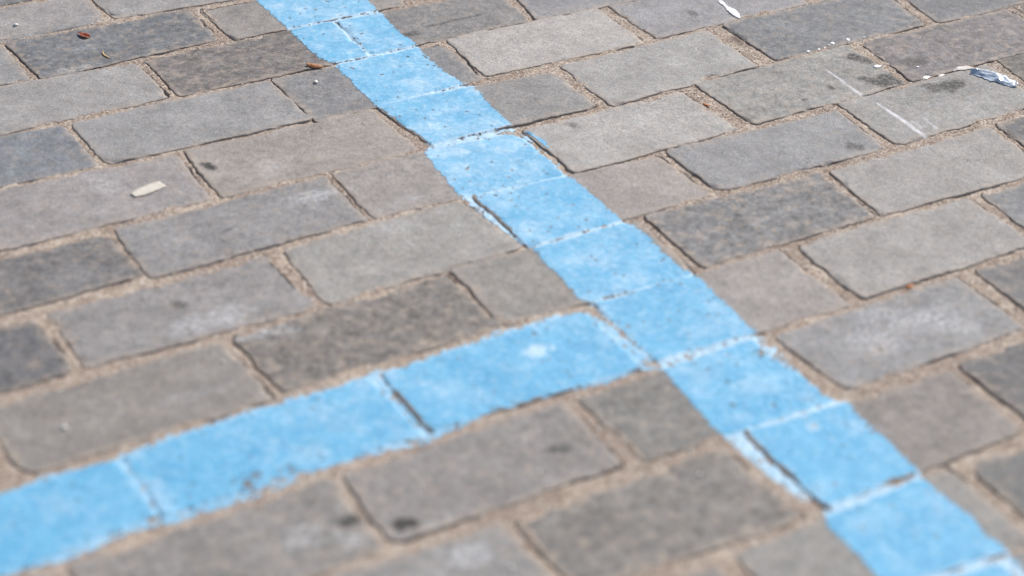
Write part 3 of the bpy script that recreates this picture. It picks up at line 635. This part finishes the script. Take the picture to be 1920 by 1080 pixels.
# ------------------------------------------------------------ small litter
def surf(x, y):
    return float(zat(np.array([x]), np.array([y]))[0][0])
def scrap(name, pts, widths, mat, lift, curl=0., thick=.0003, crinkle=0., seed=1, n=26, m=9, droop=None):
    """thin closed sheet following a centre line; lift(t) height over the stone, curl bends the edges"""
    P = np.array(pts, float); tt = np.linspace(0, 1, n)
    kt = np.linspace(0, 1, len(P)); cxl = np.interp(tt, kt, P[:, 0]); cyl = np.interp(tt, kt, P[:, 1])
    W = np.interp(tt, np.linspace(0, 1, len(widths)), widths)
    dx = np.gradient(cxl); dy = np.gradient(cyl); l = np.hypot(dx, dy); nx_, ny_ = -dy/l, dx/l
    top = []
    zb = np.array([max(surf(cxl[i]+nx_[i]*k, cyl[i]+ny_[i]*k) for k in (-W[i]/2, 0, W[i]/2)) for i in range(n)])
    zb = np.convolve(np.pad(zb, 2, 'edge'), np.ones(5)/5, 'valid')
    for i in range(n):
        for j in range(m):
            s_ = (j/(m-1)-.5)*2; a_ = s_*W[i]/2
            a_ *= 1+.25*crinkle*float(vn(np.array(i*.9), np.array(j*.2+7), seed+5))
            zc = zb[i]+lift(tt[i], s_)+curl*s_*s_*W[i] + crinkle*.0012*float(fbm(np.array(i*.35), np.array(j*.45), 1, seed, 2))
            top.append((cxl[i]+nx_[i]*a_, cyl[i]+ny_[i]*a_, max(zc, zb[i]+.0003)+thick))
    top = np.array(top); bot = top-[0, 0, thick]
    v = np.concatenate([top, bot]); N = n*m; f = []
    for i in range(n-1):
        for j in range(m-1):
            a, b, c, d = i*m+j, (i+1)*m+j, (i+1)*m+j+1, i*m+j+1
            f.append((a, d, c, b)); f.append((a+N, b+N, c+N, d+N))
    for i in range(n-1):
        f.append((i*m, (i+1)*m, (i+1)*m+N, i*m+N)); f.append(((i+1)*m+m-1, i*m+m-1, i*m+m-1+N, (i+1)*m+m-1+N))
    for j in range(m-1):
        f.append((j+1, j, j+N, j+1+N)); b = (n-1)*m; f.append((b+j, b+j+1, b+j+1+N, b+j+N))
    loc = (cxl[n//2], cyl[n//2], zb[n//2])
    o = mesh_obj(name, v, f, mat, loc=loc)
    return o
FOIL = plain('foil', (.62, .66, .72), (.50, .58, .68), 260, .30, .35, .0006)
LEAF = plain('dry_leaf', (.30, .075, .022), (.20, .045, .018), 400, .45)
LEAF2 = plain('dry_leaf_tan', (.46, .24, .10), (.26, .07, .03), 300, .5)
STRAW = plain('straw', (.50, .34, .14), (.42, .27, .12), 300, .6)
CREAM = plain('cream_chip', (.54, .50, .44), (.46, .42, .36), 200, .7)
WHITEP = plain('white_paint', (.82, .82, .84), (.76, .76, .80), 300, .5)
PAPER = plain('paper', (.66, .63, .60), (.52, .47, .43), 300, .8)
ORANGE = plain('orange_crumb', (.55, .19, .04), (.40, .13, .04), 400, .7)
o = scrap('foil_scrap', [(.5300,.1375),(.5385,.124),(.5455,.110),(.5510,.0955),(.5520,.088)], [.002, .010, .0135, .0145, .013, .011, .007], FOIL,
          lambda t, s: .0022+.0012*(1-abs(2*t-1))+s*.0035*(1-.6*t), -.10, .0002, 1.0, 3, 34, 11)
tag(o, 'crumpled silvery blue foil scrap lying on a grey stone at the upper right', 'foil scrap')
o = scrap('paper_scrap', [(.5175,.151),(.525,.1500),(.5335,.1475),(.5400,.1440)], [.002, .006, .0075, .005, .002], PAPER, lambda t, s: .001+.0006*s, 0, .0003, .8, 8, 18, 7)
tag(o, 'tiny torn whitish paper scrap just left of the foil scrap', 'paper scrap')
o = scrap('leaf_fragment', [(-.3045,.6845),(-.3030,.6790),(-.3000,.6715),(-.2955,.6690)], [.0012, .003, .0075, .0085, .002], LEAF, lambda t, s: .0007+.0016*t*(s > 0)+.001*(1-t), .16, .0003, .5, 5, 18, 9)
tag(o, 'small curled reddish brown leaf fragment on the slate-blue stone at top left', 'leaf fragment')
o = scrap('seed_husk', [(-.1118,.4895),(-.1072,.4862),(-.1020,.4820),(-.0970,.4775)], [.003, .0085, .0095, .007, .002], LEAF2, lambda t, s: .0028-.0005*t, -.28, .0004, .3, 6, 18, 9)
tag(o, 'brown and tan dry seed husk beside the left edge of the blue line', 'seed husk')
o = scrap('straw_bit', [(-.2957,.6262),(-.2978,.6205),(-.2980,.6150),(-.2957,.6060)], [.0006, .0017, .0018, .0007], STRAW, lambda t, s: .0006, 0, .0006, .1, 7, 14, 5)
tag(o, 'thin curved yellowish straw bit on the slate-blue stone', 'straw bit')
o = scrap('cream_chip', [(-.3812,.3015),(-.3705,.3040),(-.3585,.3075),(-.3475,.3100)], [.008, .0135, .0145, .0145, .0120], CREAM, lambda t, s: .0002, 0, .0009, .25, 9, 22, 9)
tag(o, 'flat cream coloured oblong chip on the pinkish grey stone at left', 'chip')
o = scrap('paint_splash', [(.3980,.4300),(.3969,.4230),(.3952,.4140),(.3945,.4070),(.3940,.3990),(.3925,.3900),(.3902,.3790)], [.004, .0060, .003, .0045, .0085, .0095, .0090, .0028], WHITEP, lambda t, s: .0001, 0, .0003, .9, 12, 34, 9)
tag(o, 'bright white elongated paint splash on the grey stone at the top edge', 'paint splash')
o = scrap('leaf_crumb', [(.2248,.2140),(.2249,.2085),(.2262,.2040)], [.001, .0026, .0010], ORANGE, lambda t, s: .0006, 0, .0008, .4, 14, 10, 5)
tag(o, 'tiny bright orange crumb in the wide sandy joint near the top', 'crumb')
o = scrap('leaf_crumb', [(.1760,-.1790),(.1795,-.1790),(.1850,-.1775)], [.001, .0032, .0010], ORANGE, lambda t, s: .0006, 0, .0008, .4, 15, 10, 5)
tag(o, 'blurred orange crumb in the joint above the whitish scuffed stone at right', 'crumb')

def lump(name, x, y, rx, ry, rz, mat, seed, ang=0.):
    n, m = 14, 7; v = []; s0 = surf(x, y)
    for j in range(m):
        ph = math.pi*(j/(m-1))
        for i in range(n):
            t_ = 2*math.pi*i/n; q = 1+(.55 if rz < .001 else .25)*float(vn(np.array(math.cos(t_)*2.6+5), np.array(math.sin(t_)*2.6+j*.2), seed))
            a, b = rx*math.sin(ph)*math.cos(t_)*q, ry*math.sin(ph)*math.sin(t_)*q
            v.append((x+a*math.cos(ang)-b*math.sin(ang), y+a*math.sin(ang)+b*math.cos(ang), s0+rz*.55+rz*math.cos(ph)))
    f = [(j*n+i, (j+1)*n+i, (j+1)*n+(i+1) % n, j*n+(i+1) % n) for j in range(m-1) for i in range(n)]
    return mesh_obj(name, v, f, mat, loc=(x, y, s0))
FL = [(.4051,.2674,.0032,.0020),(.4194,.2664,.0026,.0016),(.4280,.2672,.0018,.0012),(.4433,.2718,.0042,.0028),(.4655,.2717,.0042,.0026),(.4866,.2691,.0020,.0016),(.4365,.2700,.0022,.0014)]
for i, (x, y, a, b) in enumerate(FL):
    tag(lump('paint_fleck', x, y, a*.8, b*.8, .0004, WHITEP, 40+i, .3*i), 'small white paint fleck on the near edge of the dark slate-grey stone', 'paint fleck', 'white paint flecks along the slate-grey stone')
GUM = [(.4477,.1971,.0052,.0036,'pale lavender gum bit between the black stains of the oily stone'),
       (.4795,.1533,.0060,.0032,'white gum bit in the joint left of the foil scrap, nearest the black stain'),
       (.5000,.1515,.0050,.0024,'white gum bit in the joint midway between the stain and the foil'),
       (.4885,.1776,.0020,.0016,'tiny white gum dot on the purplish speckled stone')]
for i, (x, y, a, b, lb) in enumerate(GUM): tag(lump('gum_bit', x, y, a, b, .0007, WHITEP, 60+i, .2), lb, 'gum bit')
PEB = plain('pebble', (.66, .64, .62), (.56, .53, .50), 500, .35)
PB = [(-.1847,-.2303,.0019,'shiny pale pebble in the joint between the gum-spot stone and the corner stone'),
      (-.3319,-.3459,.0021,'round pale pebble at the bottom edge on the stone with the white blotch'),
      (-.2562,-.2579,.0017,'pale pebble on the gum-spot stone, right of its centre'),
      (-.3595,.7366,.0030,'whitish pebble on the pale stone in the far left corner'),
      (-.1198,.4488,.0030,'whitish flat pebble on the dark stone left of the blue line, below the husk'),
      (-.4137,-.0015,.0019,'white pebble on the long warm grey stone above the branch stripe'),
      (-.1480,-.3190,.0020,'pale pebble on the large dark brownish stone near its upper right'),
      (-.1359,-.2903,.0017,'pale pebble in the sandy joint above the large dark brownish stone'),
      (-.0277,-.3092,.0019,'white pebble on the blue line in its lower part'),
      (-.5607,-.0284,.0026,'whitish pebble on the left end of the long stone above the branch stripe')]
for i, (x, y, r, lb) in enumerate(PB): tag(lump('pebble', x, y, r, r*.85, r*.6, PEB, 80+i, i), lb, 'pebble')
